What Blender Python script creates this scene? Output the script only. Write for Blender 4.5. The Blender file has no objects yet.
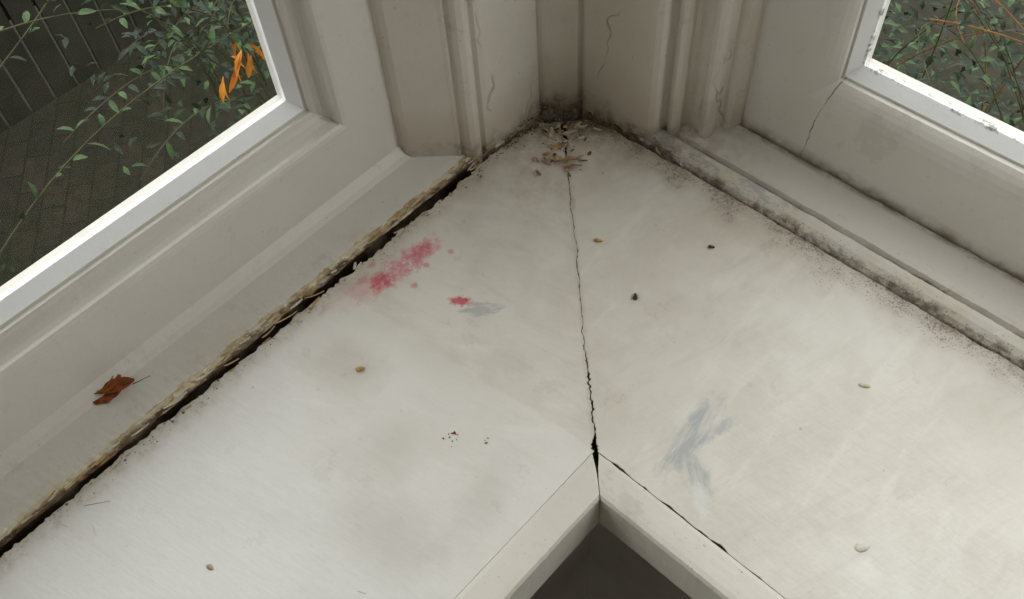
import bpy, math, random
from mathutils import Vector, Matrix
random.seed(7)
S=bpy.context.scene
S.view_settings.view_transform='Standard'
S.view_settings.look='None'

# ---------------------------------------------------------------- helpers
def obj(name,verts,faces,mats,parent=None,midx=None,smooth=False):
    me=bpy.data.meshes.new(name); me.from_pydata([tuple(v) for v in verts],[],faces); me.update()
    o=bpy.data.objects.new(name,me); S.collection.objects.link(o)
    for m in (mats if isinstance(mats,(list,tuple)) else [mats]): me.materials.append(m)
    if midx:
        for p,i in zip(me.polygons,midx): p.material_index=i
    if smooth:
        for p in me.polygons: p.use_smooth=True
    if parent: o.parent=parent
    return o
def empty(name):
    e=bpy.data.objects.new(name,None); S.collection.objects.link(e); return e
def box(V,F,a,b):
    n=len(V)
    for z in (a[2],b[2]):
        V+= [(a[0],a[1],z),(b[0],a[1],z),(b[0],b[1],z),(a[0],b[1],z)]
    F+= [(n,n+3,n+2,n+1),(n+4,n+5,n+6,n+7),(n,n+1,n+5,n+4),(n+1,n+2,n+6,n+5),(n+2,n+3,n+7,n+6),(n+3,n,n+4,n+7)]
def fixn(o):
    import bmesh
    bm=bmesh.new(); bm.from_mesh(o.data); bmesh.ops.recalc_face_normals(bm,faces=bm.faces); bm.to_mesh(o.data); bm.free()
def srgb(r,g,b):
    f=lambda c:(c/255/12.92 if c/255<=.04045 else ((c/255+.055)/1.055)**2.4)
    return (f(r),f(g),f(b),1)

class Mat:
    def __init__(s,name,col,rough=.5,spec=.5):
        s.m=bpy.data.materials.new(name); s.m.use_nodes=True
        s.t=s.m.node_tree; s.b=s.t.nodes['Principled BSDF']
        s.b.inputs['Roughness'].default_value=rough
        s.b.inputs['Specular IOR Level'].default_value=spec
        s.tc=s.t.nodes.new('ShaderNodeTexCoord').outputs['Object']
        rgb=s.t.nodes.new('ShaderNodeRGB'); rgb.outputs[0].default_value=col; s.c=rgb.outputs[0]
        s.h=None
    def L(s,a,b): s.t.links.new(a,b)
    def _in(s,sock,v):
        if hasattr(v,'is_output') or isinstance(v,bpy.types.NodeSocket): s.L(v,sock)
        else: sock.default_value=v
    def math(s,op,a,b=0.0,c=None,clamp=False):
        n=s.t.nodes.new('ShaderNodeMath'); n.operation=op; n.use_clamp=clamp
        s._in(n.inputs[0],a); s._in(n.inputs[1],b)
        if c is not None: s._in(n.inputs[2],c)
        return n.outputs[0]
    def mul(s,a,b): return s.math('MULTIPLY',a,b)
    def map(s,loc=(0,0,0),rot=0,scale=(1,1,1),typ='TEXTURE',vec=None):
        n=s.t.nodes.new('ShaderNodeMapping'); n.vector_type=typ
        n.inputs['Location'].default_value=loc; n.inputs['Rotation'].default_value=(0,0,rot); n.inputs['Scale'].default_value=scale
        s.L(vec or s.tc,n.inputs[0]); return n.outputs[0]
    def noise(s,scale,detail=3,rough=.5,vec=None):
        n=s.t.nodes.new('ShaderNodeTexNoise'); n.inputs['Scale'].default_value=scale
        n.inputs['Detail'].default_value=detail; n.inputs['Roughness'].default_value=rough
        s.L(vec or s.tc,n.inputs['Vector']); return n.outputs[0]
    def rng(s,v,a,b,c=0.,d=1.):
        n=s.t.nodes.new('ShaderNodeMapRange'); n.clamp=True
        s._in(n.inputs[0],v); n.inputs[1].default_value=a;n.inputs[2].default_value=b;n.inputs[3].default_value=c;n.inputs[4].default_value=d
        return n.outputs[0]
    def sep(s,i,vec=None):
        n=s.t.nodes.new('ShaderNodeSeparateXYZ'); s.L(vec or s.tc,n.inputs[0]); return n.outputs[i]
    def mix(s,fac,col):
        n=s.t.nodes.new('ShaderNodeMix'); n.data_type='RGBA'
        s._in(n.inputs[0],fac); s.L(s.c,n.inputs[6]); s._in(n.inputs[7],col); s.c=n.outputs[2]
    def ell(s,cx,cy,rx,ry,ang=0,ns=80,na=.8,soft=.3,aniso=1,amt=1.):
        v=s.map((cx,cy,0),math.radians(ang),(rx,ry,1))
        n0=s.t.nodes.new('ShaderNodeVectorMath'); n0.operation='MULTIPLY'; n0.inputs[1].default_value=(1,1,0); s.L(v,n0.inputs[0])
        l=s.t.nodes.new('ShaderNodeVectorMath'); l.operation='LENGTH'; s.L(n0.outputs[0],l.inputs[0])
        w=s.map((cx,cy,0),math.radians(ang),(aniso,1,1))
        nz=s.noise(ns,4,.6,w)
        d=s.math('MULTIPLY_ADD',s.math('SUBTRACT',nz,.5),na*2,l.outputs['Value'])
        return s.rng(d,1.,1.-soft,0,amt)
    def specks(s,scale,size,dens_mask=None,seed=0):
        v=s.t.nodes.new('ShaderNodeTexVoronoi'); v.inputs['Scale'].default_value=scale
        s.L(s.map((seed,seed*.7,0)),v.inputs['Vector'])
        sp=s.t.nodes.new('ShaderNodeSeparateColor'); s.L(v.outputs['Color'],sp.inputs[0])
        if dens_mask is None: dens_mask=1.0
        r=s.math('MULTIPLY',s.math('MULTIPLY',sp.outputs[0],sp.outputs[1]),s.math('MULTIPLY',dens_mask,size))
        d=s.math('SUBTRACT',r,v.outputs['Distance'])
        return s.rng(d,0,.2)
    def bump(s,h,dist,strength=1.):
        n=s.t.nodes.new('ShaderNodeBump'); n.inputs['Distance'].default_value=dist; n.inputs['Strength'].default_value=strength
        s.L(h,n.inputs['Height'])
        if s.h: s.L(s.h,n.inputs['Normal'])
        s.h=n.outputs[0]
    def done(s):
        s.L(s.c,s.b.inputs['Base Color'])
        if s.h: s.L(s.h,s.b.inputs['Normal'])
        return s.m

WHITE=srgb(226,222,214)
def paint(name,col=WHITE,rough=.38,grime=.25,var=.35):
    m=Mat(name,col,rough,.5)
    m.mix(m.rng(m.noise(9,4,.6),.4,.75,0,var),srgb(198,190,175))
    m.mix(m.rng(m.noise(60,5,.7),.6,.8,0,grime),srgb(152,140,120))
    m.mix(m.rng(m.noise(260,3,.7),.67,.74,0,grime*1.6),srgb(120,104,84))
    m.mix(m.mul(m.rng(m.noise(13,6,.75),.60,.64),grime),srgb(178,170,156))
    m.bump(m.noise(45,5,.6),.0011,.7)
    m.bump(m.noise(14,3,.5),.004,.35)
    return m

# ---------------------------------------------------------------- materials
def sill_mat(name,side):
    m=Mat(name,srgb(220,215,205),.36,.5)
    m.mix(m.rng(m.noise(7,4,.6),.38,.7,0,.6),srgb(204,195,180))
    m.mix(m.rng(m.noise(16,6,.65),.45,.62,0,.32),srgb(191,183,168))
    # brushed streaks of thinner paint
    a0=.2 if side=='L' else 1.25
    m.mix(m.rng(m.noise(40,6,.7,m.map((.3,.1,0),a0,(3,.5,1))),.50,.70,0,.26),srgb(186,178,162))
    m.mix(m.rng(m.noise(30,6,.7,m.map((.7,.4,0),a0+.35,(3,.6,1))),.55,.70,0,.35),srgb(234,231,225))
    # chipped spots
    m.mix(m.rng(m.noise(75,6,.8),.69,.71,0,.45),srgb(170,165,152))
    if side=='L':
        ym=m.math('MULTIPLY_ADD',m.sep(0),-.10,m.sep(1))
        ymask=m.rng(m.math('MULTIPLY_ADD',m.noise(30,4),.012,ym),-.2650,-.2685)
        m.mix(m.mul(ymask,.36),srgb(228,227,224))
        far=m.rng(m.math('MULTIPLY_ADD',m.noise(14,4),.10,m.sep(1)),-.27,-.42)
        m.mix(m.mul(far,.4),srgb(227,226,225))
        m.mix(m.ell(.062,-.318,.045,.030,20,25,.5,.7,1,.5),srgb(182,173,159))
        m.mix(m.ell(.185,-.385,.05,.035,0,20,.6,.8,1,.4),srgb(180,175,167))
        m.mix(m.ell(.140,-.345,.03,.05,-30,30,.8,.8,2,.35),srgb(190,183,171))
        m.mix(m.ell(.215,-.33,.02,.06,10,30,.8,.9,1,.3),srgb(184,179,170))
        m.mix(m.ell(.10,-.27,.06,.022,0,25,.5,.8,1,.3),srgb(198,189,174))
        gs=m.mul(m.ell(.107,-.2135,.018,.0075,42,130,.8,.3,3,1.),m.rng(m.noise(200,4,.7,m.map((0,0,0),math.radians(42),(3,1,1))),.36,.5,.3,1))
        m.mix(m.mul(gs,.8),srgb(174,175,173))
        pk=m.math('MULTIPLY',m.ell(.031,-.227,.0140,.043,-4,110,1.1,.5,1,1.),m.rng(m.noise(150,6,.8),.40,.53))
        m.mix(m.mul(pk,.80),srgb(208,120,130))
        pk=m.mul(m.ell(.032,-.203,.010,.014,0,150,.9,.6,1,.9),m.rng(m.noise(240,4,.7),.35,.52,.3,1)); m.mix(pk,srgb(206,106,118))
        pk=m.mul(m.ell(.0300,-.246,.010,.012,0,150,.9,.6,1,.95),m.rng(m.noise(240,4,.7),.36,.50,.3,1)); m.mix(pk,srgb(198,88,102))
        pk=m.ell(.0895,-.2185,.0050,.0100,-50,220,.9,.5,1,.9); m.mix(pk,srgb(196,80,88))
        pk=m.ell(.020,-.268,.018,.024,0,60,.9,.9,1,.4); m.mix(pk,srgb(208,146,144))
        for a in ((.052,-.232,.003,.004),(.045,-.212,.003,.003),(.018,-.255,.004,.006),(.050,-.190,.003,.003),(.012,-.240,.003,.005)):
            m.mix(m.ell(*a,0,200,.8,.4,1,.6),srgb(200,116,118))
        back=m.rng(m.math('MULTIPLY_ADD',m.noise(40,4),.02,m.sep(0)),.032,.008)
        m.mix(m.mul(back,.5),srgb(182,166,138))
        m.mix(m.mul(back,m.rng(m.noise(100,6,.75),.50,.62,0,.7)),srgb(146,122,88))
        m.mix(m.specks(420,1.0,back,.3),srgb(96,74,52))
        dg=m.rng(m.sep(1),-.15,-.03)
    else:
        st1=m.rng(m.noise(130,5,.7,m.map((.29,-.19,0),math.radians(6),(1,6,1))),.40,.55,.15,1)
        st2=m.rng(m.noise(130,5,.7,m.map((.31,-.21,0),math.radians(50),(1,6,1))),.40,.55,.15,1)
        e1=m.mul(m.ell(.2895,-.194,.0130,.040,6,60,.9,.5,1,1.),st1)
        e2=m.mul(m.ell(.2980,-.180,.0060,.024,-25,60,.9,.5,1,.8),st1)
        e3=m.mul(m.ell(.3110,-.2175,.0100,.022,50,70,.9,.5,1,.9),st2)
        sc=m.math('MAXIMUM',e1,m.math('MAXIMUM',e2,e3))
        m.mix(m.mul(sc,.9),srgb(170,172,172))
        sc=m.ell(.322,-.228,.007,.014,50,90,.8,.5,1,.5); m.mix(sc,srgb(230,228,222))
        m.mix(m.ell(.088,-.0895,.012,.005,-45,120,.5,.3,1,.6),srgb(172,172,170))
        m.mix(m.ell(.33,-.06,.10,.05,10,18,.8,.9,1,.2),srgb(228,225,216))
        m.mix(m.ell(.45,-.20,.10,.04,0,18,.8,.9,1,.3),srgb(228,225,218))
        m.mix(m.ell(.425,-.20,.014,.010,0,90,.9,.6,1,.4),srgb(234,231,226))
        back=m.rng(m.math('MULTIPLY_ADD',m.math('SUBTRACT',m.noise(30,4),.5),.055,m.sep(1)),-.034,.002)
        back=m.mul(back,m.rng(m.noise(22,3),.34,.56,.35,1))
        m.mix(m.mul(back,.6),srgb(176,162,142))
        m.mix(m.mul(m.mul(back,back),m.rng(m.noise(90,6,.75,m.map((0,0,0),0,(3,1,1))),.43,.60,0,.85)),srgb(112,92,74))
        m.mix(m.mul(m.specks(520,1.5,back,.1),.5),srgb(108,84,66))
        m.mix(m.mul(m.specks(900,2.0,back,.5),.5),srgb(104,80,64))
        dg=m.rng(m.math('ADD',m.sep(0),m.math('MULTIPLY',m.sep(1),-1.)),.17,.05)
    m.mix(m.mul(dg,m.rng(m.noise(60,6,.75),.42,.7,0,.75)),srgb(148,128,100))
    m.mix(m.mul(m.rng(m.math('SUBTRACT',m.sep(0),m.sep(1)),.095,.046),m.rng(m.noise(110,6,.75),.38,.56,.2,.95)),srgb(80,64,48))
    dd=m.math('ABSOLUTE',m.math('ADD',m.sep(0),m.sep(1)))
    j=m.rng(m.math('MULTIPLY_ADD',m.math('SUBTRACT',m.noise(90,4),.5),.006,dd),.0050,.0005)
    m.mix(m.mul(j,.3),srgb(166,152,130))
    m.mix(m.specks(70,.14,None,.9),srgb(140,124,100))
    m.mix(m.rng(m.noise(420,3,.6),.64,.74,0,.3),srgb(186,175,155))
    m.mix(m.rng(m.sep(2),-.0008,-.002),srgb(66,50,36))
    br=m.noise(60,5,.65,m.map((0,0,0),0,(2.5,.4,1) if side=='R' else (.4,2.5,1)))
    m.bump(br,.0007,.4)
    m.bump(m.noise(45,6,.7,m.map((.3,.1,0),a0,(3,.5,1))),.0010,.5)
    m.bump(m.noise(20,4,.55),.004,.40)
    m.bump(m.rng(m.noise(75,6,.8),.71,.69),.0003,.6)
    if side=='L': m.bump(ymask,.0006,.8)
    rn=m.rng(m.noise(20,5,.7),.3,.7,.22,.55); m.L(rn,m.b.inputs['Roughness'])
    return m.done()
mSL=sill_mat('sill_paint_left','L'); mSR=sill_mat('sill_paint_right','R')

m=Mat('gap_shade',srgb(26,20,15),.9,.1); mDark=m.done()  # near-black colour carries the shade inside the gaps
m=paint('nosing_paint',srgb(214,209,198),.38,.35)
m.mix(m.specks(330,.26,None,.2),srgb(120,104,82)); mNose=m.done()
m=paint('frame_paint_left',srgb(210,205,196),.4,.2)
mFL=m.done()
m=paint('frame_paint_right',srgb(212,208,199),.4,.25)
cx=m.math('ABSOLUTE',m.math('SUBTRACT',m.sep(0),m.math('MULTIPLY_ADD',m.noise(55,3),.006,m.math('MULTIPLY_ADD',m.math('POWER',m.math('MULTIPLY',m.sep(2),10.),3.),.010,.2075))))
ck=m.math('MULTIPLY',m.rng(cx,.0007,.0001),m.rng(m.sep(2),.104,.098))
m.mix(m.math('MULTIPLY',ck,m.rng(m.noise(150,2),.35,.55,.15,.85)),srgb(80,66,52))
lo_=m.mul(m.rng(m.sep(2),.034,.024),m.rng(m.noise(60,5,.7),.42,.62,.1,.8)); m.mix(lo_,srgb(150,134,110))
mFR=m.done()
m=paint('glazing_bead_paint',srgb(240,240,239),.22,.06,.05)
m.mix(m.mul(m.rng(m.sep(1),.0778,.0788),m.rng(m.noise(90,5,.75),.50,.60,0,.8)),srgb(96,86,72))
mBead=m.done()

def ledge_mat(name,side):
    m=paint(name,srgb(213,208,198),.4,.3)
    if side=='L':
        e=m.math('MULTIPLY_ADD',m.math('SUBTRACT',m.noise(60,5,.65),.5),.012,m.sep(0))
        bare=m.rng(e,-.0066,-.0060)
        m.mix(bare,srgb(206,193,163))
        m.mix(m.mul(bare,m.rng(m.noise(90,5,.7,m.map((0,0,0),0,(1,4,1))),.46,.56)),srgb(166,138,90))
        m.mix(m.mul(m.rng(e,-.0040,-.0016),m.rng(m.noise(120,4,.7,m.map((0,0,0),0,(1,4,1))),.38,.50)),srgb(84,60,38))
        m.mix(m.rng(m.sep(2),.0030,.0012),srgb(44,33,23))  # shade of the gap painted onto the low part of the face
        m.mix(m.mul(m.rng(m.noise(30,4),.5,.7),m.rng(m.sep(0),-.028,-.008,0,.3)),srgb(190,174,144))
    else:
        e=m.math('MULTIPLY_ADD',m.math('SUBTRACT',m.noise(60,4),.5),.008,m.sep(1))
        g=m.rng(e,.022,.012)
        m.mix(m.mul(g,m.rng(m.noise(50,5,.7),.42,.65,0,.6)),srgb(206,194,168))
        m.mix(m.mul(g,m.rng(m.noise(40,5,.7,m.map((0,0,0),0,(2.5,1,1))),.53,.58,0,.7)),srgb(166,168,166))
        m.mix(m.mul(m.rng(e,.0045,.001),m.rng(m.noise(110,6,.7),.42,.60,0,.85)),srgb(96,80,64))
        m.mix(m.mul(m.specks(700,1.0,m.rng(e,.014,.002),.35),.5),srgb(96,76,60))
        gr=m.math('ABSOLUTE',m.math('SUBTRACT',m.math('MULTIPLY_ADD',m.noise(70,4),.003,m.sep(1)),.0170))
        m.mix(m.mul(m.rng(gr,.0013,.0003),m.rng(m.noise(35,4),.38,.50)),srgb(52,42,34))
        m.mix(m.mul(m.rng(m.sep(1),.044,.0485),m.rng(m.noise(50,5,.7),.38,.58,.1,.9)),srgb(120,104,84))
        m.mix(m.mul(m.rng(m.sep(0),.19,.07),m.rng(m.noise(80,5,.75),.40,.6,0,.85)),srgb(126,106,84))
    m.bump(m.noise(120,4,.6),.0006,.35)
    return m.done()
mLL=ledge_mat('ledge_paint_left','L'); mLR=ledge_mat('ledge_paint_right','R')

m=paint('post_paint',srgb(214,208,196),.42,.4)
m.mix(m.math('MULTIPLY',m.rng(m.math('MULTIPLY_ADD',m.math('SUBTRACT',m.noise(50,4),.5),.05,m.sep(2)),.021,.002),m.rng(m.noise(150,5,.7),.35,.6)),srgb(58,46,36))
m.mix(m.rng(m.math('MULTIPLY_ADD',m.math('SUBTRACT',m.noise(25,4),.5),.06,m.sep(2)),.07,.0,0,.5),srgb(164,148,122))
vo=m.t.nodes.new('ShaderNodeTexVoronoi'); vo.feature='DISTANCE_TO_EDGE'; vo.inputs['Scale'].default_value=11
nv=m.t.nodes.new('ShaderNodeTexNoise'); nv.inputs['Scale'].default_value=30; m.L(m.tc,nv.inputs['Vector'])
va=m.t.nodes.new('ShaderNodeVectorMath'); va.operation='MULTIPLY_ADD'; m.L(nv.outputs['Color'],va.inputs[0]); va.inputs[1].default_value=(.03,.03,.03)
m.L(m.map((0,0,0),.4,(1,1,3.0)),va.inputs[2]); m.L(va.outputs[0],vo.inputs['Vector'])
m.mix(m.mul(m.rng(vo.outputs['Distance'],.010,.001),m.rng(m.noise(12,3),.50,.58,0,.65)),srgb(118,102,82))
mPost=m.done()
m=paint('wall_paint',srgb(208,202,190),.6); mWall=m.done()
m=Mat('ceiling_paint',srgb(224,220,211),.8,.2); m.mix(m.rng(m.noise(4),.4,.7,0,.2),srgb(205,200,190)); mCeil=m.done()
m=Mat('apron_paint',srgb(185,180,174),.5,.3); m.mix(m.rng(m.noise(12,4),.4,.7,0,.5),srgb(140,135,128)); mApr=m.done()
m=Mat('floor_boards',srgb(120,114,106),.6,.3); m.mix(m.rng(m.noise(6,5,.6,m.map((0,0,0),0,(.1,1,1))),.4,.7,0,.6),srgb(86,78,70)); mFloor=m.done()

g=bpy.data.materials.new('window_glass'); g.use_nodes=True; nt=g.node_tree; nt.nodes.clear()
out=nt.nodes.new('ShaderNodeOutputMaterial'); mx=nt.nodes.new('ShaderNodeMixShader'); fr=nt.nodes.new('ShaderNodeFresnel'); fr.inputs[0].default_value=1.12
tr=nt.nodes.new('ShaderNodeBsdfTransparent'); tr.inputs[0].default_value=(.93,.96,.95,1); gl=nt.nodes.new('ShaderNodeBsdfGlossy'); gl.inputs['Roughness'].default_value=.01
nt.links.new(fr.outputs[0],mx.inputs[0]); nt.links.new(tr.outputs[0],mx.inputs[1]); nt.links.new(gl.outputs[0],mx.inputs[2]); nt.links.new(mx.outputs[0],out.inputs[0])
mGlass=g

def simple(name,c1,c2,scale=8,rough=.6,spec=.3):
    m=Mat(name,srgb(*c1),rough,spec); m.mix(m.rng(m.noise(scale,4,.6),.4,.65),srgb(*c2)); return m.done()

# ---------------------------------------------------------------- sill boards
sill=empty('window_sill')
def jag(n,amp,sm=3):
    a=[random.uniform(-1,1) for _ in range(n)]
    b=[sum(a[max(0,i-sm):i+sm+1])/len(a[max(0,i-sm):i+sm+1]) for i in range(n)]
    return [amp*(.45*x+1.4*y) for x,y in zip(a,b)]
N=260
D0=.024
off=jag(N,.0009,5)
ds=[D0+(.2462-D0)*i/(N-1) for i in range(N)]
lw=jag(N,.00030,1); rw=jag(N,.00030,1)
def width(d):
    w=.00024
    if d>.19: w+=.0004*min(1,(d-.19)/.01)
    if d>.238: w+=.0018*min(1,(d-.238)/.008)
    if d<.058: w+=.0026*(1-(d-D0)/.034)
    return w
q2=math.sqrt(.5)
edgeL=[];edgeR=[]
for i,d in enumerate(ds):
    w=width(d); c=off[i]*(1.9 if d>.19 or d<.07 else 1.1)+.0008*math.sin(d*60)
    wl=max(.00012,w+lw[i]); wr=max(.00012,w+rw[i])
    edgeL.append((d+(c-wl)*q2, -d+(c-wl)*q2))
    edgeR.append((d+(c+wr)*q2, -d+(c+wr)*q2))
def slab(name,loop,z0,z1,mat,parent):
    n=len(loop); V=[(x,y,z1) for x,y in loop]+[(x,y,z0) for x,y in loop]
    F=[tuple(range(n)),tuple(range(2*n-1,n-1,-1))]
    F+=[(i,(i+n),(i+1)%n+n,(i+1)%n) for i in range(n)]
    o=obj(name,V,F,mat,parent); fixn(o); return o
nb=460; jb=jag(nb,.0012,2); jc=jag(nb,.0022,12)
backL=[]
for i in range(nb):
    y=-1.25+(1.25-.039)*i/(nb-1)
    gap=.0026
    if y>-.45: gap=.0026+.0024*min(1,(y+.45)/.10)
    if y>-.15: gap=.0050-.0018*min(1,(y+.15)/.05)
    if y>-.075: gap=.0032+(y+.075)*.24
    backL.append((max(.0004,gap+jb[i]+jc[i]),y))
frontL=[(.2464,-.2475),(.2464,-1.25)]
loopL=backL+edgeL+frontL
slab('sill_board_left',loopL,-.022,0,mSL,sill)
nb=420; jb=jag(nb,.0010,2)
backR=[]
for i in range(nb):
    x=1.25-(1.25-.039)*i/(nb-1)
    gap=.0008
    if x<.14: gap=.0008+(.14-x)*.055
    backR.append((x,-max(.0002,gap+jb[i]*(2 if x<.12 else 1))))
nf=420; jf=jag(nf,.0008,2)
frR=[(.2485+(1.25-.2485)*i/(nf-1),-(.2462-max(0,jf[i])*1.8)) for i in range(nf)]
loopR=backR+edgeR+frR
slab('sill_board_right',loopR,-.022,0,mSR,sill)
V=[];F=[]
box(V,F,(-.046,-1.25,-.06),(.232,.05,-.0225)); box(V,F,(.232,-.232,-.06),(1.25,.05,-.0225))
obj('gap_shade_base',V,F,mDark,sill)  # base added below the boards, coloured dark to shade the gaps

prof=[(.2466,-.02),(.2467,.0002),(.2472,.0010),(.2500,.0014),(.2560,.0014),(.2620,.0013),(.2660,.0011),(.2695,.0003),(.2712,-.002),(.2735,-.034),(.2715,-.037),(.236,-.037)]
def nosing(name,flip,gap):
    V=[];F=[];K=len(prof);ns=190
    jit=jag(ns,.0004,2)
    for i in range(ns):
        for k,(t,z) in enumerate(prof):
            gp=gap+.0030*max(0,min(1,1-(t-.2466)/.013))*(1 if z>-.03 else 0)
            s0=t+gp
            s=s0+(1.25-s0)*(i/(ns-1))**1.5
            tt=t+(abs(jit[i])*.8 if k in(1,2) and flip else 0)+(jit[(i*7+3)%ns]*.5 if k in (7,8) else 0)
            V.append((tt,-s,z) if not flip else (s,-tt,z))
    for i in range(ns-1):
        for k in range(K-1):
            a=i*K+k; F.append((a,a+1,a+K+1,a+K))
    F.append(tuple(range(K)))
    o=obj(name,V,F,mNose,sill); fixn(o)
nosing('nosing_left',False,.0004); nosing('nosing_right',True,.0003)

# ---------------------------------------------------------------- ledges at the back of the sill
def ledge(name,profile,jits,s0,s1,step,mat,flip,parent):
    K=len(profile);n=int((s1-s0)/step);V=[];F=[]
    js=[(jag(n,a,5),jag(n,b,5)) for a,b in jits]
    for i in range(n):
        s=s0+(s1-s0)*i/(n-1)
        for k,(t,z) in enumerate(profile):
            t2=t+js[k][0][i]; z2=z+js[k][1][i]
            V.append((s,t2,z2) if flip else (-t2,-s,z2))
    for i in range(n-1):
        for k in range(K-1):
            a=i*K+k; F.append((a,a+1,a+K+1,a+K))
    o=obj(name,V,F,mat,parent); fixn(o); return o
W1=empty('window_1'); W2=empty('window_2')
ledge('inner_ledge',[(.0020,-.022),(.0018,-.004),(.0012,.0026),(.0014,.0044),(.0026,.0064),(.0050,.0088),(.012,.0100),(.030,.0120),(.0375,.0130),(.042,.0155),(.047,.0225),(.048,.0225)],
      [(.0003,0),(.0006,.0008),(.0009,.0008),(.0014,.0008),(.0018,.0009),(.0018,.0005),(.0002,.0002),(0,0),(0,0),(0,0),(0,0),(0,0)],.100,1.25,.0034,mLL,False,W1)
ledge('inner_ledge',[(.0004,-.022),(.0006,.0015),(.0018,.0060),(.0055,.0098),(.0100,.0115),(.0135,.0118),(.0150,.0078),(.0164,.0080),(.0180,.0130),(.0240,.0148),(.0480,.0232),(.0493,.0225),(.0497,.012)],
      [(0,0),(.0006,.0006),(.0005,.0006),(.0003,.0004),(.0003,.0003),(.0005,.0004),(.0005,.0012),(.0005,.0004),(.0007,.0004),(.0001,.0001),(.0003,0),(.0009,.0004),(.0008,0)],.052,1.25,.0026,mLR,True,W2)

# ---------------------------------------------------------------- window frames
def frame(parent,profile,bead_n,s0,s1,z0,z1,flip,mat):
    K=len(profile);V=[]
    cs=[(s0,z0,-1,-1),(s1,z0,1,-1),(s1,z1,1,1),(s0,z1,-1,1)]
    for s,z,a,b in cs:
        for o_,t in profile:
            ss=s+a*o_; zz=z+b*o_
            V.append((ss,t,zz) if flip else (-t,-ss,zz))
    F=[];mi=[]
    for c in range(4):
        d=(c+1)%4
        for k in range(K):
            k2=(k+1)%K
            F.append((c*K+k,c*K+k2,d*K+k2,d*K+k)); mi.append(1 if k<bead_n else 0)
    o=obj('sash_frame',V,F,[mat,mBead],parent,mi); fixn(o)
    gt=.0795
    G=[(s0-.002,z0-.002),(s1+.002,z0-.002),(s1+.002,z1+.002),(s0-.002,z1+.002)]
    obj('glass_pane',[((s,gt,z) if flip else (-gt,-s,z)) for s,z in G],[(0,1,2,3)],mGlass,parent)
pl=[(0,.084),(0,.0800),(.0070,.0690),(.0090,.0685),(.0092,.0650),(.0105,.0640),(.0130,.0632),(.0165,.0610),(.0195,.0570),(.0210,.0530),(.0212,.0500),(.0235,.0480),(.0265,.0472),(.092,.0470),(.092,.090),(0,.090)]
pr=[(0,.084),(0,.0800),(.0080,.0700),(.0100,.0696),(.0102,.0655),(.0130,.0622),(.0165,.0590),(.0210,.0563),(.0260,.0542),(.0330,.0528),(.0400,.0522),(.092,.0520),(.092,.090),(0,.090)]
frame(W1,pl,2,.2195,1.15,.104,1.15,False,mFL)
frame(W2,pr,2,.2265,1.15,.107,1.15,True,mFR)

# ---------------------------------------------------------------- corner post with moulded faces
pp=[(-.125,-.152),(-.0468,-.1500),(-.0415,-.1490),(-.0375,-.1465),(-.0320,-.1405),(-.0120,-.1190),(-.0095,-.1170),(-.0095,-.1140),(-.0050,-.1135),(-.0015,-.1110),(.0010,-.1070),(.0015,-.1035),(-.0005,-.1005),(-.0040,-.0990),(-.0045,-.0960),(-.0010,-.0940),(.0004,-.0900),
 (.0012,-.0320),(.0005,-.0290),(-.0035,-.0280),(-.0040,-.0250),(.0005,-.0225),(.0050,-.0190),(.0180,-.0050),(.0210,-.0020),(.0215,.0028),(.0240,.0038),(.0255,-.0002),(.0285,-.0010),
 (.0900,.0012),(.0945,.0020),(.0985,.0045),(.1003,.0090),(.1000,.0135),(.1015,.0170),(.1045,.0172),(.1060,.0138),(.1095,.0132),(.1125,.0156),(.1142,.0200),(.1138,.0250),(.1160,.0280),(.1285,.0285),(.1305,.0240),(.1345,.0236),(.1375,.0260),(.1392,.0310),(.1385,.0362),(.1405,.0398),(.1440,.0398),(.1480,.0415),(.1520,.0480),(.1530,.0525),(.1530,.125),(-.125,.125)]
n=len(pp);V=[];F=[]
zs=[-.03]+[.001+.004*i for i in range(12)]+[.1,.3,1.5]
for z in zs:
    for x,y in pp: V.append((x,y,z))
for j in range(len(zs)-1):
    for i in range(n):
        F.append((j*n+i,j*n+(i+1)%n,(j+1)*n+(i+1)%n,(j+1)*n+i))
o=obj('trim_corner_post',V,F,mPost); fixn(o)

# ---------------------------------------------------------------- walls, ceiling, floor
def wall(name,boxes,mat):
    V=[];F=[]
    for a,b in boxes: box(V,F,a,b)
    return obj(name,V,F,mat)
wall('wall_left',[((-.12,-1.25,-1.5),(-.05,-.14,.011)),((-.12,-1.25,1.16),(-.05,-.14,1.5)),((-.12,-3,-1.5),(-.05,-1.17,1.5))],mWall)
wall('wall_right',[((.145,.0535,-1.5),(1.25,.12,.014)),((.145,.0535,1.16),(1.25,.12,1.5)),((1.17,.0535,-1.5),(3,.12,1.5))],mWall)
wall('wall_back',[((-.12,-3.1,-1.5),(3.1,-3,1.5))],mWall)
wall('wall_side',[((3,-3,-1.5),(3.1,.12,1.5))],mWall)
wall('ceiling',[((-.12,-3,1.5),(3,.12,1.6))],mCeil)
wall('floor',[((-.05,-3,-.60),(3,.05,-.55))],mFloor)
wall('wall_apron',[((.16,-1.25,-.55),(.238,-.16,-.038)),((.238,-.238,-.55),(1.25,-.16,-.038))],mApr)

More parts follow.
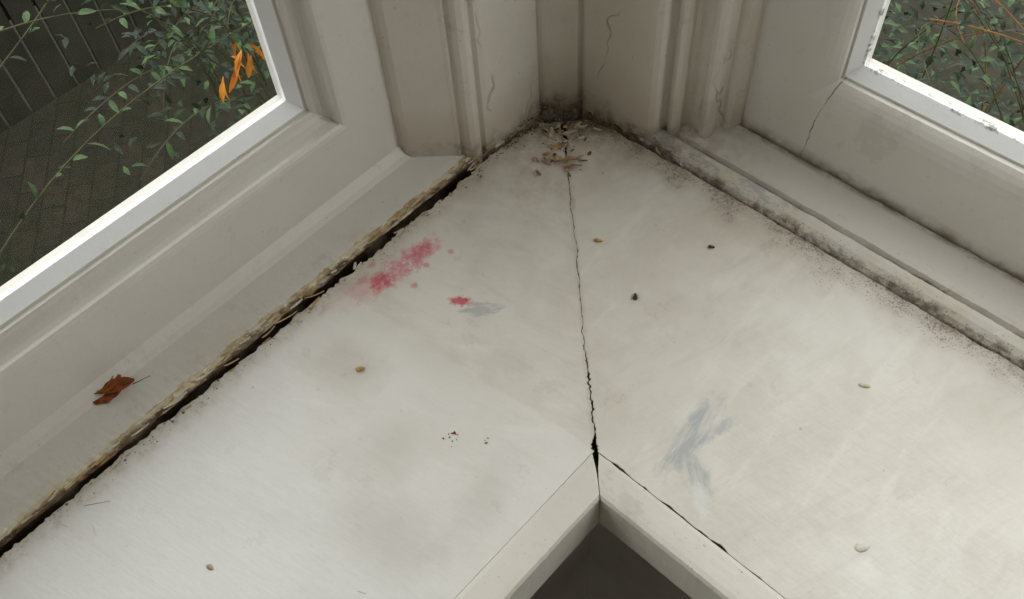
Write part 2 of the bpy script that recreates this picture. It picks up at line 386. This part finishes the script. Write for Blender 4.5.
# ---------------------------------------------------------------- debris
def crumbs(name,pts,mats,parent=None):
    V=[];F=[];MI=[]
    for (x,y,z,r,mi) in pts:
        n=len(V); rot=Matrix.Rotation(random.uniform(0,6.3),3,'Z')@Matrix.Rotation(random.uniform(0,6.3),3,'X')
        base=[(1,0,0),(-1,0,0),(0,1,0),(0,-1,0),(0,0,1),(0,0,-1)]
        sc=(random.uniform(.6,1.3),random.uniform(.5,1),random.uniform(.4,.8))
        for b in base:
            v=rot@Vector((b[0]*sc[0],b[1]*sc[1],b[2]*sc[2]))*r*random.uniform(.7,1.2)
            V.append((x+v.x,y+v.y,z+r*.4+v.z*.5))
        for f in ((0,2,4),(2,1,4),(1,3,4),(3,0,4),(2,0,5),(1,2,5),(3,1,5),(0,3,5)):
            F.append(tuple(n+i for i in f)); MI.append(mi)
    return obj(name,V,F,mats,parent,MI)
cm=[simple('dirt_brown',(92,70,52),(64,48,36),200),simple('dirt_tan',(168,140,100),(140,108,70),200),simple('dirt_cream',(214,204,184),(190,176,150),200)]
pts=[]
cl=[random.uniform(.06,.6) for _ in range(16)]
for i in range(330):
    x=random.choice(cl)+random.gauss(0,.025)
    if x>.75 or x<.05: continue
    y=-abs(random.gauss(0,.004))-.0008
    pts.append((x,y,0,random.uniform(.00015,.0004),random.choice([0,0,0,1])))
for i in range(240):
    s=.02+abs(random.gauss(0,.035)); y=-abs(random.gauss(0,.006))-.001
    pts.append((s+.012,y,0,random.uniform(.0002,.0009),random.choice([0,0,1,2])))
for i in range(170):
    y=-.02-abs(random.gauss(0,.045)); x=.006+abs(random.gauss(0,.004))
    if x>-y: continue
    pts.append((x,y,0,random.uniform(.0003,.0012),random.choice([0,0,1,2])))
for i in range(210):
    d=.018+abs(random.gauss(0,.020)); a=random.gauss(0,.007)
    pts.append((d+a,-d+a,-.002 if d<.024 else 0,random.uniform(.0003,.0014),random.choice([0,0,1,2,2])))
for i in range(90):
    y=-.1-random.random()*.5; pts.append((.008+abs(random.gauss(0,.005)),y,0,random.uniform(.0002,.0005),random.choice([0,1,2])))
for i in range(40):
    pts.append((random.uniform(.02,.6),random.uniform(-.23,-.01),0,random.uniform(.00015,.00035),random.choice([0,1])))
for i in range(40):
    pts.append((random.uniform(.02,.23),random.uniform(-.6,-.05),0,random.uniform(.00015,.00035),random.choice([0,1])))
for i in range(90):
    pts.append((random.uniform(.10,.6),random.uniform(.014,.018),.0082,random.uniform(.0002,.0005),random.choice([0,0,1])))
for i in range(12):
    x=random.uniform(.235,.45); pts.append((x,.0775+random.uniform(-.0006,.0006),.1045,random.uniform(.0003,.0006),random.choice([0,0,1])))
crumbs('dirt_crumbs',pts,cm,sill)

V=[];F=[];MI=[]
def flake(x,y,z,L,Wd,ang,tilt,mi):
    n=len(V)
    M=Matrix.Translation((x,y,z))@Matrix.Rotation(ang,4,'Z')@Matrix.Rotation(tilt,4,'Y')
    k=5
    for i in range(k):
        u=i/(k-1)
        for sgn in(-1,1):
            wv=Wd*(.4+.6*math.sin(math.pi*(.15+.7*u)))*random.uniform(.7,1.2)*.5
            p=M@Vector((L*(u-.5),sgn*wv,.25*L*(u-.5)**2)); V.append(p)
    for i in range(k-1):
        a=n+2*i; F.append((a,a+1,a+3,a+2)); MI.append(mi)
for i in range(55):
    y=-.11-random.random()*.47
    flake(-.0024+random.gauss(0,.0014),y,.0080+random.gauss(0,.0008),random.uniform(.004,.016),random.uniform(.0010,.0026),math.pi/2+random.gauss(0,.12),random.gauss(0,.06),random.choice([1,1,2,2]))
for i in range(24):
    y=-.11-random.random()*.47
    flake(.0055+random.gauss(0,.0015),y,.0006,random.uniform(.004,.010),random.uniform(.0012,.0028),math.pi/2+random.gauss(0,.25),random.gauss(0,.05),random.choice([1,2,2]))
for i in range(50):
    y=-.02-random.random()*.10
    flake(.002+random.gauss(0,.0018),y,.002+abs(random.gauss(0,.0012)),random.uniform(.003,.010),random.uniform(.001,.0025),math.pi/2+random.gauss(0,.4),random.gauss(0,.2),random.choice([0,0,1,2]))
for i in range(30):
    x=.035+random.random()*.10
    flake(x,.001+random.gauss(0,.0016),.002+abs(random.gauss(0,.0012)),random.uniform(.003,.009),random.uniform(.001,.0025),random.gauss(0,.3),random.gauss(0,.2),random.choice([0,1,2]))
for i in range(52):
    d=.028+abs(random.gauss(0,.016)); a=random.gauss(0,.008)
    flake(d+a,-d+a,.0012+random.random()*.001,random.uniform(.003,.008),random.uniform(.0012,.0035),random.uniform(0,3.1),random.gauss(0,.15),random.choice([0,1,2,2]))
for (y,L,a) in ((-.290,.016,1.25),(-.318,.020,1.45),(-.335,.014,1.75),(-.37,.012,1.4)):
    flake(.002,y,.003,L,.0016,a,.12,1)
obj('paint_flakes',V,F,[simple('flake_wood',(120,92,58),(80,60,38),150),simple('flake_tan',(190,168,126),(156,128,86),150),simple('flake_cream',(216,208,188),(198,186,160),150)],sill,MI)

def ellipsoid(name,x,y,z,rx,ry,rz,ang,mat,taper=.0,seg=12,ring=8):
    V=[];F=[]
    for j in range(ring+1):
        ph=math.pi*j/ring
        for i in range(seg):
            th=2*math.pi*i/seg
            u=-math.cos(ph); rr=math.sin(ph)*(1-taper*u)*(1+random.uniform(-.06,.06))
            p=Matrix.Rotation(ang,3,'Z')@Vector((rx*u,ry*rr*math.cos(th),rz*rr*math.sin(th)))
            V.append((x+p.x,y+p.y,z+rz*.85+p.z))
    for j in range(ring):
        for i in range(seg):
            F.append((j*seg+i,j*seg+(i+1)%seg,(j+1)*seg+(i+1)%seg,(j+1)*seg+i))
    o=obj(name,V,F,mat,None,None,True); return o
mSeed=simple('seed_husk',(206,168,100),(160,120,66),300)
ellipsoid('seed',.077,-.310,0,.0034,.0020,.0014,1.0,mSeed,.4)
ellipsoid('seed',.132,-.106,0,.0038,.0016,.0012,.5,mSeed,.4)
ellipsoid('seed',.356,-.084,0,.0040,.0016,.0008,.4,simple('seed_pale',(215,202,176),(190,172,140),300),.3)
mBug=simple('insect_shell',(36,28,26),(70,50,40),400,.35,.5)
def bug(x,y,s,ang):
    e=empty('dead_insect')
    o=ellipsoid('abdomen',x,y,0,.0026*s,.0018*s,.0014*s,ang,mBug,.3); o.parent=e
    dx,dy=math.cos(ang)*.003*s,math.sin(ang)*.003*s
    o=ellipsoid('head',x+dx,y+dy,0,.0013*s,.0012*s,.001*s,ang,mBug); o.parent=e
    V=[];F=[]
    for k in range(6):
        a=ang+(1 if k%2 else -1)*(1.0+.4*(k//2)); n=len(V)
        px,py=x+dx*(.3-.3*(k//2)),y+dy*(.3-.3*(k//2))
        ex,ey=px+math.cos(a)*.004*s,py+math.sin(a)*.004*s
        w=.00018
        V+=[(px-w,py,.0008*s),(px+w,py,.0008*s),((px+ex)/2,(py+ey)/2,.002*s),((px+ex)/2+w*2,(py+ey)/2,.002*s),(ex,ey,.0001),(ex+w,ey,.0001)]
        F+=[(n,n+1,n+3,n+2),(n+2,n+3,n+5,n+4)]
    obj('legs',V,F,mBug,e)
bug(.202,-.054,.75,.6); bug(.188,-.130,.95,2.2)
rm=[simple('red_crumb',(140,44,50),(90,30,34),300),simple('dark_crumb',(70,50,44),(50,36,30),300)]
rp=[(.167+random.gauss(0,.0022),-.306+random.gauss(0,.003),0,random.uniform(.0006,.0016),random.choice([0,0,1])) for _ in range(11)]
rp+=[(.187+random.gauss(0,.0012),-.291+random.gauss(0,.0012),0,random.uniform(.0005,.0011),1) for _ in range(4)]
rp+=[(.0895+random.gauss(0,.003),-.219+random.gauss(0,.003),0,random.uniform(.0004,.0009),0) for _ in range(5)]
crumbs('red_paint_crumbs',rp,rm)
mLump=simple('paint_lump',(216,210,198),(205,196,180),200,.4)
ellipsoid('paint_drip',.4165,-.187,-.0010,.0050,.0030,.0014,.9,mLump,.2)
ellipsoid('paint_drip',.114,-.475,-.0008,.0028,.0018,.0012,.2,simple('lump_brown',(196,176,144),(160,136,102),300),.2)

def leafmesh(V,F,M,L,Wd,fold,curl,rows=6,rag=0):
    n=len(V)
    for i in range(rows):
        u=i/(rows-1); w=Wd*.5*math.sin(math.pi*min(1,u*.92+.04))**.8
        z=curl*L*(u-.45)**2
        for sg in(-1,0,1):
            ww=w*(1+random.uniform(-rag,rag)); V.append(M@Vector((L*u,sg*ww,z+abs(sg)*fold*ww+random.uniform(-rag,rag)*.002)))
    k=0
    for i in range(rows-1):
        for kk in(0,1):
            a=n+i*3+kk; F.append((a,a+1,a+4,a+3)); k+=1
    return k
mDL=Mat('dried_leaf_brown',srgb(156,84,38),.5,.3); mDL.mix(mDL.rng(mDL.noise(160,4),.4,.65),srgb(104,54,26)); mDLm=mDL.done()
V=[];F=[]
def LM(x,y,z,az,tilt,roll=0): return Matrix.Translation((x,y,z))@Matrix.Rotation(math.radians(az),4,'Z')@Matrix.Rotation(math.radians(tilt),4,'Y')@Matrix.Rotation(math.radians(roll),4,'X')
leafmesh(V,F,LM(-.0510,-.4570,.0128,62,-4,-12),.027,.018,.22,.35,10,.10)
leafmesh(V,F,LM(-.0490,-.4590,.0125,48,-3,8),.028,.018,.2,.45,10,.10)
leafmesh(V,F,LM(-.0440,-.4510,.0140,52,-7,0),.029,.012,.35,.4,8,.10)
leafmesh(V,F,LM(-.0500,-.4570,.0130,76,-5,-6),.022,.016,.25,.4,8,.10)
for (a,b) in (((-.0275,-.4310,.0170),(-.0225,-.4190,.0190)),):
    n=len(V); V+=[(a[0],a[1]-.0006,a[2]),(a[0],a[1]+.0006,a[2]),(b[0],b[1]+.0004,b[2]),(b[0],b[1]-.0004,b[2]),(a[0],a[1],a[2]+.001),(b[0],b[1],b[2]+.0008)]
    F+=[(n,n+1,n+2,n+3),(n+1,n+4,n+5,n+2),(n+4,n,n+3,n+5)]
o=obj('dried_leaf',V,F,mDLm,None,None,True)
sm=o.modifiers.new('t','SOLIDIFY'); sm.thickness=.0004
# wood and paint fragments lying across the joint near the corner
V=[];F=[]
for i in range(14):
    leafmesh(V,F,Matrix.Translation((.050+random.gauss(0,.009),-.064+random.gauss(0,.007),.0014))@Matrix.Rotation(random.gauss(.75,.45),4,'Z')@Matrix.Rotation(random.gauss(0,.05),4,'Y'),random.uniform(.004,.012),random.uniform(.0015,.0035),.3,.3,6,.4)
for (x,y,a,L,wd) in ((.046,-.084,-.3,.007,.004),(.046,-.068,.80,.030,.0040),(.055,-.066,.55,.020,.0030)):
    leafmesh(V,F,Matrix.Translation((x,y,.0022))@Matrix.Rotation(a,4,'Z'),L,wd,.4,.3,8,.4)
o=obj('wood_splinters',V,F,simple('splinter_tan',(196,168,134),(140,104,76),120))
o.modifiers.new('t','SOLIDIFY').thickness=.0004
V=[];F=[]
for (x,y,a,L) in ((.020,-.500,.9,.018),(.035,-.512,-.3,.010),(.017,-.524,.3,.006),(.20,-.42,.4,.006)):
    n=len(V);c,s_=math.cos(a)*L/2,math.sin(a)*L/2;w=.0002
    V+=[(x-c-w,y-s_,.0002),(x-c+w,y-s_,.0002),(x+c+w,y+s_,.0010),(x+c-w,y+s_,.0010),(x-c,y-s_,.0007),(x+c,y+s_,.0014)]
    F+=[(n,n+1,n+2,n+3),(n+1,n+4,n+5,n+2),(n+4,n,n+3,n+5)]
obj('straw_bits',V,F,simple('straw',(176,146,104),(140,108,74),200))

# ---------------------------------------------------------------- outside
m=Mat('brick_paving',srgb(60,56,48),.85,.2)
bt=m.t.nodes.new('ShaderNodeTexBrick'); bt.inputs['Scale'].default_value=1; bt.inputs['Brick Width'].default_value=.15; bt.inputs['Row Height'].default_value=.072; bt.inputs['Mortar Size'].default_value=.005; bt.inputs['Mortar Smooth'].default_value=.7
bt.inputs['Color1'].default_value=srgb(55,49,39); bt.inputs['Color2'].default_value=srgb(45,42,33); bt.inputs['Mortar'].default_value=srgb(35,35,25)
m.L(m.map((0,0,0),math.radians(-38)),bt.inputs['Vector']); m.c=bt.outputs[0]
m.mix(m.rng(m.noise(2.5,5,.7),.40,.62,0,.75),srgb(36,40,23)); m.mix(m.rng(m.noise(30,5,.7),.45,.65,0,.6),srgb(31,28,20))
m.mix(m.rng(m.noise(9,3,.7),.66,.72,0,.5),srgb(80,60,38)); mPave=m.done()
wall('ground_paving',[((-7,-6,-1.6),(5,7,-1.5))],mPave)
V=[];F=[]
for i in range(46):
    y=-2.4+i*.085; box(V,F,(-2.32,y,-1.5),(-2.30,y+.074,.1+random.uniform(-.01,.01)))
box(V,F,(-2.36,-2.4,-1.2),(-2.32,1.5,-1.12)); box(V,F,(-2.36,-2.4,-.3),(-2.32,1.5,-.22))
obj('garden_fence',V,F,simple('fence_wood',(46,43,34),(32,33,24),6,.8))
mt=[simple('twig_bark',(70,68,36),(50,46,28),40),simple('leaf_green',(66,90,46),(44,70,35),25,.5),simple('leaf_dark',(33,48,26),(24,35,18),20,.55),simple('leaf_orange',(200,130,30),(182,100,22),40,.5),simple('twig_orange',(128,84,34),(96,62,26),40)]
def tube(V,F,MI,pts,r0,r1,mi):
    n=len(pts);b=len(V)
    for i,p in enumerate(pts):
        p=Vector(p); d=(Vector(pts[min(n-1,i+1)])-Vector(pts[max(0,i-1)])).normalized()
        a=d.orthogonal().normalized(); c=d.cross(a); r=r0+(r1-r0)*i/(n-1)
        for k in range(5):
            th=k*2*math.pi/5; V.append(p+(a*math.cos(th)+c*math.sin(th))*r)
    for i in range(n-1):
        for k in range(5): F.append((b+i*5+k,b+i*5+(k+1)%5,b+(i+1)*5+(k+1)%5,b+(i+1)*5+k)); MI.append(mi)
def bez(p,n):
    out=[]
    P=[Vector(a) for a in p]
    for i in range(n):
        u=i/(n-1); Q=P[:]
        while len(Q)>1: Q=[Q[j].lerp(Q[j+1],u) for j in range(len(Q)-1)]
        out.append(Q[0])
    return out
def addleaf(V,F,MI,p,d,L,w,mi,rows=4):
    d=d.normalized(); up=Vector((random.gauss(0,.4),random.gauss(0,.4),1)); y=up.cross(d).normalized(); z=d.cross(y)
    M=Matrix.Translation(p)@Matrix(((d.x,y.x,z.x),(d.y,y.y,z.y),(d.z,y.z,z.z))).to_4x4()
    k=leafmesh(V,F,M,L,w,.25,-.4,rows); MI+= [mi]*k
def twig(V,F,MI,cp,r,nl,L,mi,tm=0,start=.15):
    pts=bez(cp,18); tube(V,F,MI,pts,r,r*.4,tm)
    for i in range(nl):
        u=start+(1-start)*i/nl; j=min(16,int(u*17)); p=pts[j].lerp(pts[j+1],u*17-j)
        d=(pts[j+1]-pts[j]).normalized(); sd=Vector((random.gauss(0,1),random.gauss(0,1),random.gauss(0,.6))); sd=(sd-d*sd.dot(d)).normalized()
        addleaf(V,F,MI,p,d*.6+sd,L*random.uniform(.7,1.3),L*.36,mi if random.random()<.7 else 2)
V=[];F=[];MI=[]
shoots=[
 ([(-.55,-.60,-.10),(-.52,-.40,.02),(-.50,-.26,.00),(-.50,-.16,-.06)],12),
 ([(-.60,-.75,-.30),(-.52,-.42,-.10),(-.50,-.30,-.06),(-.52,-.20,-.02),(-.55,-.12,.02)],12),
 ([(-.50,-.46,-.28),(-.50,-.30,-.17),(-.50,-.20,-.16),(-.52,-.08,-.18),(-.50,.02,-.17)],16),
 ([(-.75,.10,-.50),(-.60,.02,-.22),(-.52,-.08,-.08),(-.48,-.20,-.05)],18),
 ([(-.85,.00,-.50),(-.62,-.05,-.25),(-.52,-.15,-.14),(-.48,-.29,-.15)],18),
 ([(-.80,.15,-.40),(-.66,.10,-.12),(-.56,.02,-.05),(-.50,-.10,-.08)],18),
 ([(-.80,.10,-.62),(-.60,.00,-.34),(-.50,-.12,-.20),(-.46,-.24,-.24)],16),
 ([(-.95,.10,-.55),(-.80,-.05,-.20),(-.66,-.20,-.05),(-.55,-.30,-.02)],16),
 ([(-.70,.12,-.35),(-.60,.06,-.18),(-.55,-.02,-.14),(-.50,-.06,-.20)],14)]
for cp,k in shoots: twig(V,F,MI,cp,.0016,k,.021,1)
for k in range(8):
    y0=random.uniform(-.06,.14)
    twig(V,F,MI,[(-.95,y0+.1,-.65),(-.72,y0,-.30),(-.60,y0-.08,-.16),(-.54,y0-.16,-.14+random.gauss(0,.05))],.0012,15,.019,random.choice([1,2,2]))
twig(V,F,MI,[(-.62,.10,-.16),(-.55,.03,-.10),(-.50,-.05,-.10),(-.50,-.12,-.07)],.0014,3,.016,1,4)
for i in range(13):
    p=Vector((-.50+random.gauss(0,.006),-.048+random.gauss(0,.022),-.203+random.gauss(0,.006)))
    addleaf(V,F,MI,p,Vector((random.gauss(0,.25)+.2,random.gauss(-.15,.6),-1)),random.uniform(.026,.040),.0080,3,5)
def mass(n,cx,cy,cz,sx,sy,sz,L,mi_w):
    for i in range(n):
        p=Vector((random.gauss(cx,sx),random.gauss(cy,sy),random.gauss(cz,sz)))
        if p.x>-.16 and p.y<.16: continue
        addleaf(V,F,MI,p,Vector((random.gauss(0,1),random.gauss(0,1),random.gauss(0,.5))),L*random.uniform(.6,1.3),L*.45,random.choices([1,2],mi_w)[0],3)
mass(1100,-1.15,.42,-.75,.26,.18,.20,.030,(1,8))
mass(100,-.75,.08,-.38,.14,.12,.10,.020,(1,3))
mass(420,-1.62,-.62,-1.35,.16,.20,.10,.026,(1,8))
for i in range(10):
    a=Vector((random.uniform(-1.3,-.7),random.uniform(.1,.5),-1.3)); b=Vector((random.uniform(-1.2,-.6),random.uniform(.0,.4),-.4))
    tube(V,F,MI,bez([a,a.lerp(b,.5)+Vector((random.gauss(0,.1),random.gauss(0,.1),0)),b],8),.003,.0015,0)
obj('garden_shrub',V,F,mt,None,MI)
V=[];F=[];MI=[]
def mass2(n,cx,cy,cz,sx,sy,sz,L,w):
    for i in range(n):
        p=Vector((random.gauss(cx,sx),random.gauss(cy,sy),random.gauss(cz,sz)))
        if p.y<.2: continue
        addleaf(V,F,MI,p,Vector((random.gauss(0,1),random.gauss(0,1),random.gauss(0,.5))),L*random.uniform(.6,1.3),L*.45,random.choices([1,2],w)[0],3)
mass2(3600,-.05,1.02,-.85,.36,.24,.20,.028,(1,9))
mass2(120,.15,.58,-.28,.14,.10,.08,.020,(1,3))
for i in range(14):
    a=Vector((random.uniform(-.3,.5),random.uniform(.8,1.2),-1.0)); b=Vector((random.uniform(.05,.35),random.uniform(.4,.6),random.uniform(-.25,-.08)))
    twig(V,F,MI,[a,a.lerp(b,.6)+Vector((0,.1,.25)),b+Vector((-.1,.05,.05)),b],.0014,11,.018,random.choice([1,2]),random.choice([0,0,4]))
for (x0,z0,x1,z1) in ((.05,-.20,.36,-.10),(.06,-.12,.34,-.20),(.12,-.20,.40,-.16)):
    twig(V,F,MI,[(x0,.55,z0),((x0+x1)/2,.52,max(z0,z1)+.03),(x1,.50,z1)],.0013,5,.014,1,4)
obj('garden_shrub',V,F,mt,None,MI)

# ---------------------------------------------------------------- light
w=bpy.data.worlds.new('overcast_sky'); S.world=w; w.use_nodes=True; nt=w.node_tree
bg=nt.nodes['Background']; bg.inputs[1].default_value=2.85
tc=nt.nodes.new('ShaderNodeTexCoord'); sp=nt.nodes.new('ShaderNodeSeparateXYZ'); rp=nt.nodes.new('ShaderNodeValToRGB')
nt.links.new(tc.outputs['Generated'],sp.inputs[0]); nt.links.new(sp.outputs[2],rp.inputs[0]); nt.links.new(rp.outputs[0],bg.inputs[0])
rp.color_ramp.elements[0].position=0; rp.color_ramp.elements[0].color=(.50,.51,.51,1)
rp.color_ramp.elements[1].position=.6; rp.color_ramp.elements[1].color=(.985,.985,.985,1)
la=bpy.data.lights.new('room_fill_light','AREA'); la.size=.9; la.energy=4.0; la.color=(1,.95,.88)  # unseen fill light, added to brighten the room side
lo=bpy.data.objects.new('room_fill_light',la); lo.location=(1.3,-1.3,1.45); S.collection.objects.link(lo)

# ---------------------------------------------------------------- camera
cd=bpy.data.cameras.new('camera'); cd.sensor_width=36; cd.lens=962.7/1024*36; cd.clip_start=.01
co=bpy.data.objects.new('camera',cd); S.collection.objects.link(co)
R=Vector((.7326,.6788,-.0497)).normalized(); B=Vector((.4189,-.3922,.819)).normalized(); U=B.cross(R).normalized(); R=U.cross(B)
co.matrix_world=Matrix(((R.x,U.x,B.x,.4252),(R.y,U.y,B.y,-.4792),(R.z,U.z,B.z,.6),(0,0,0,1)))
S.camera=co
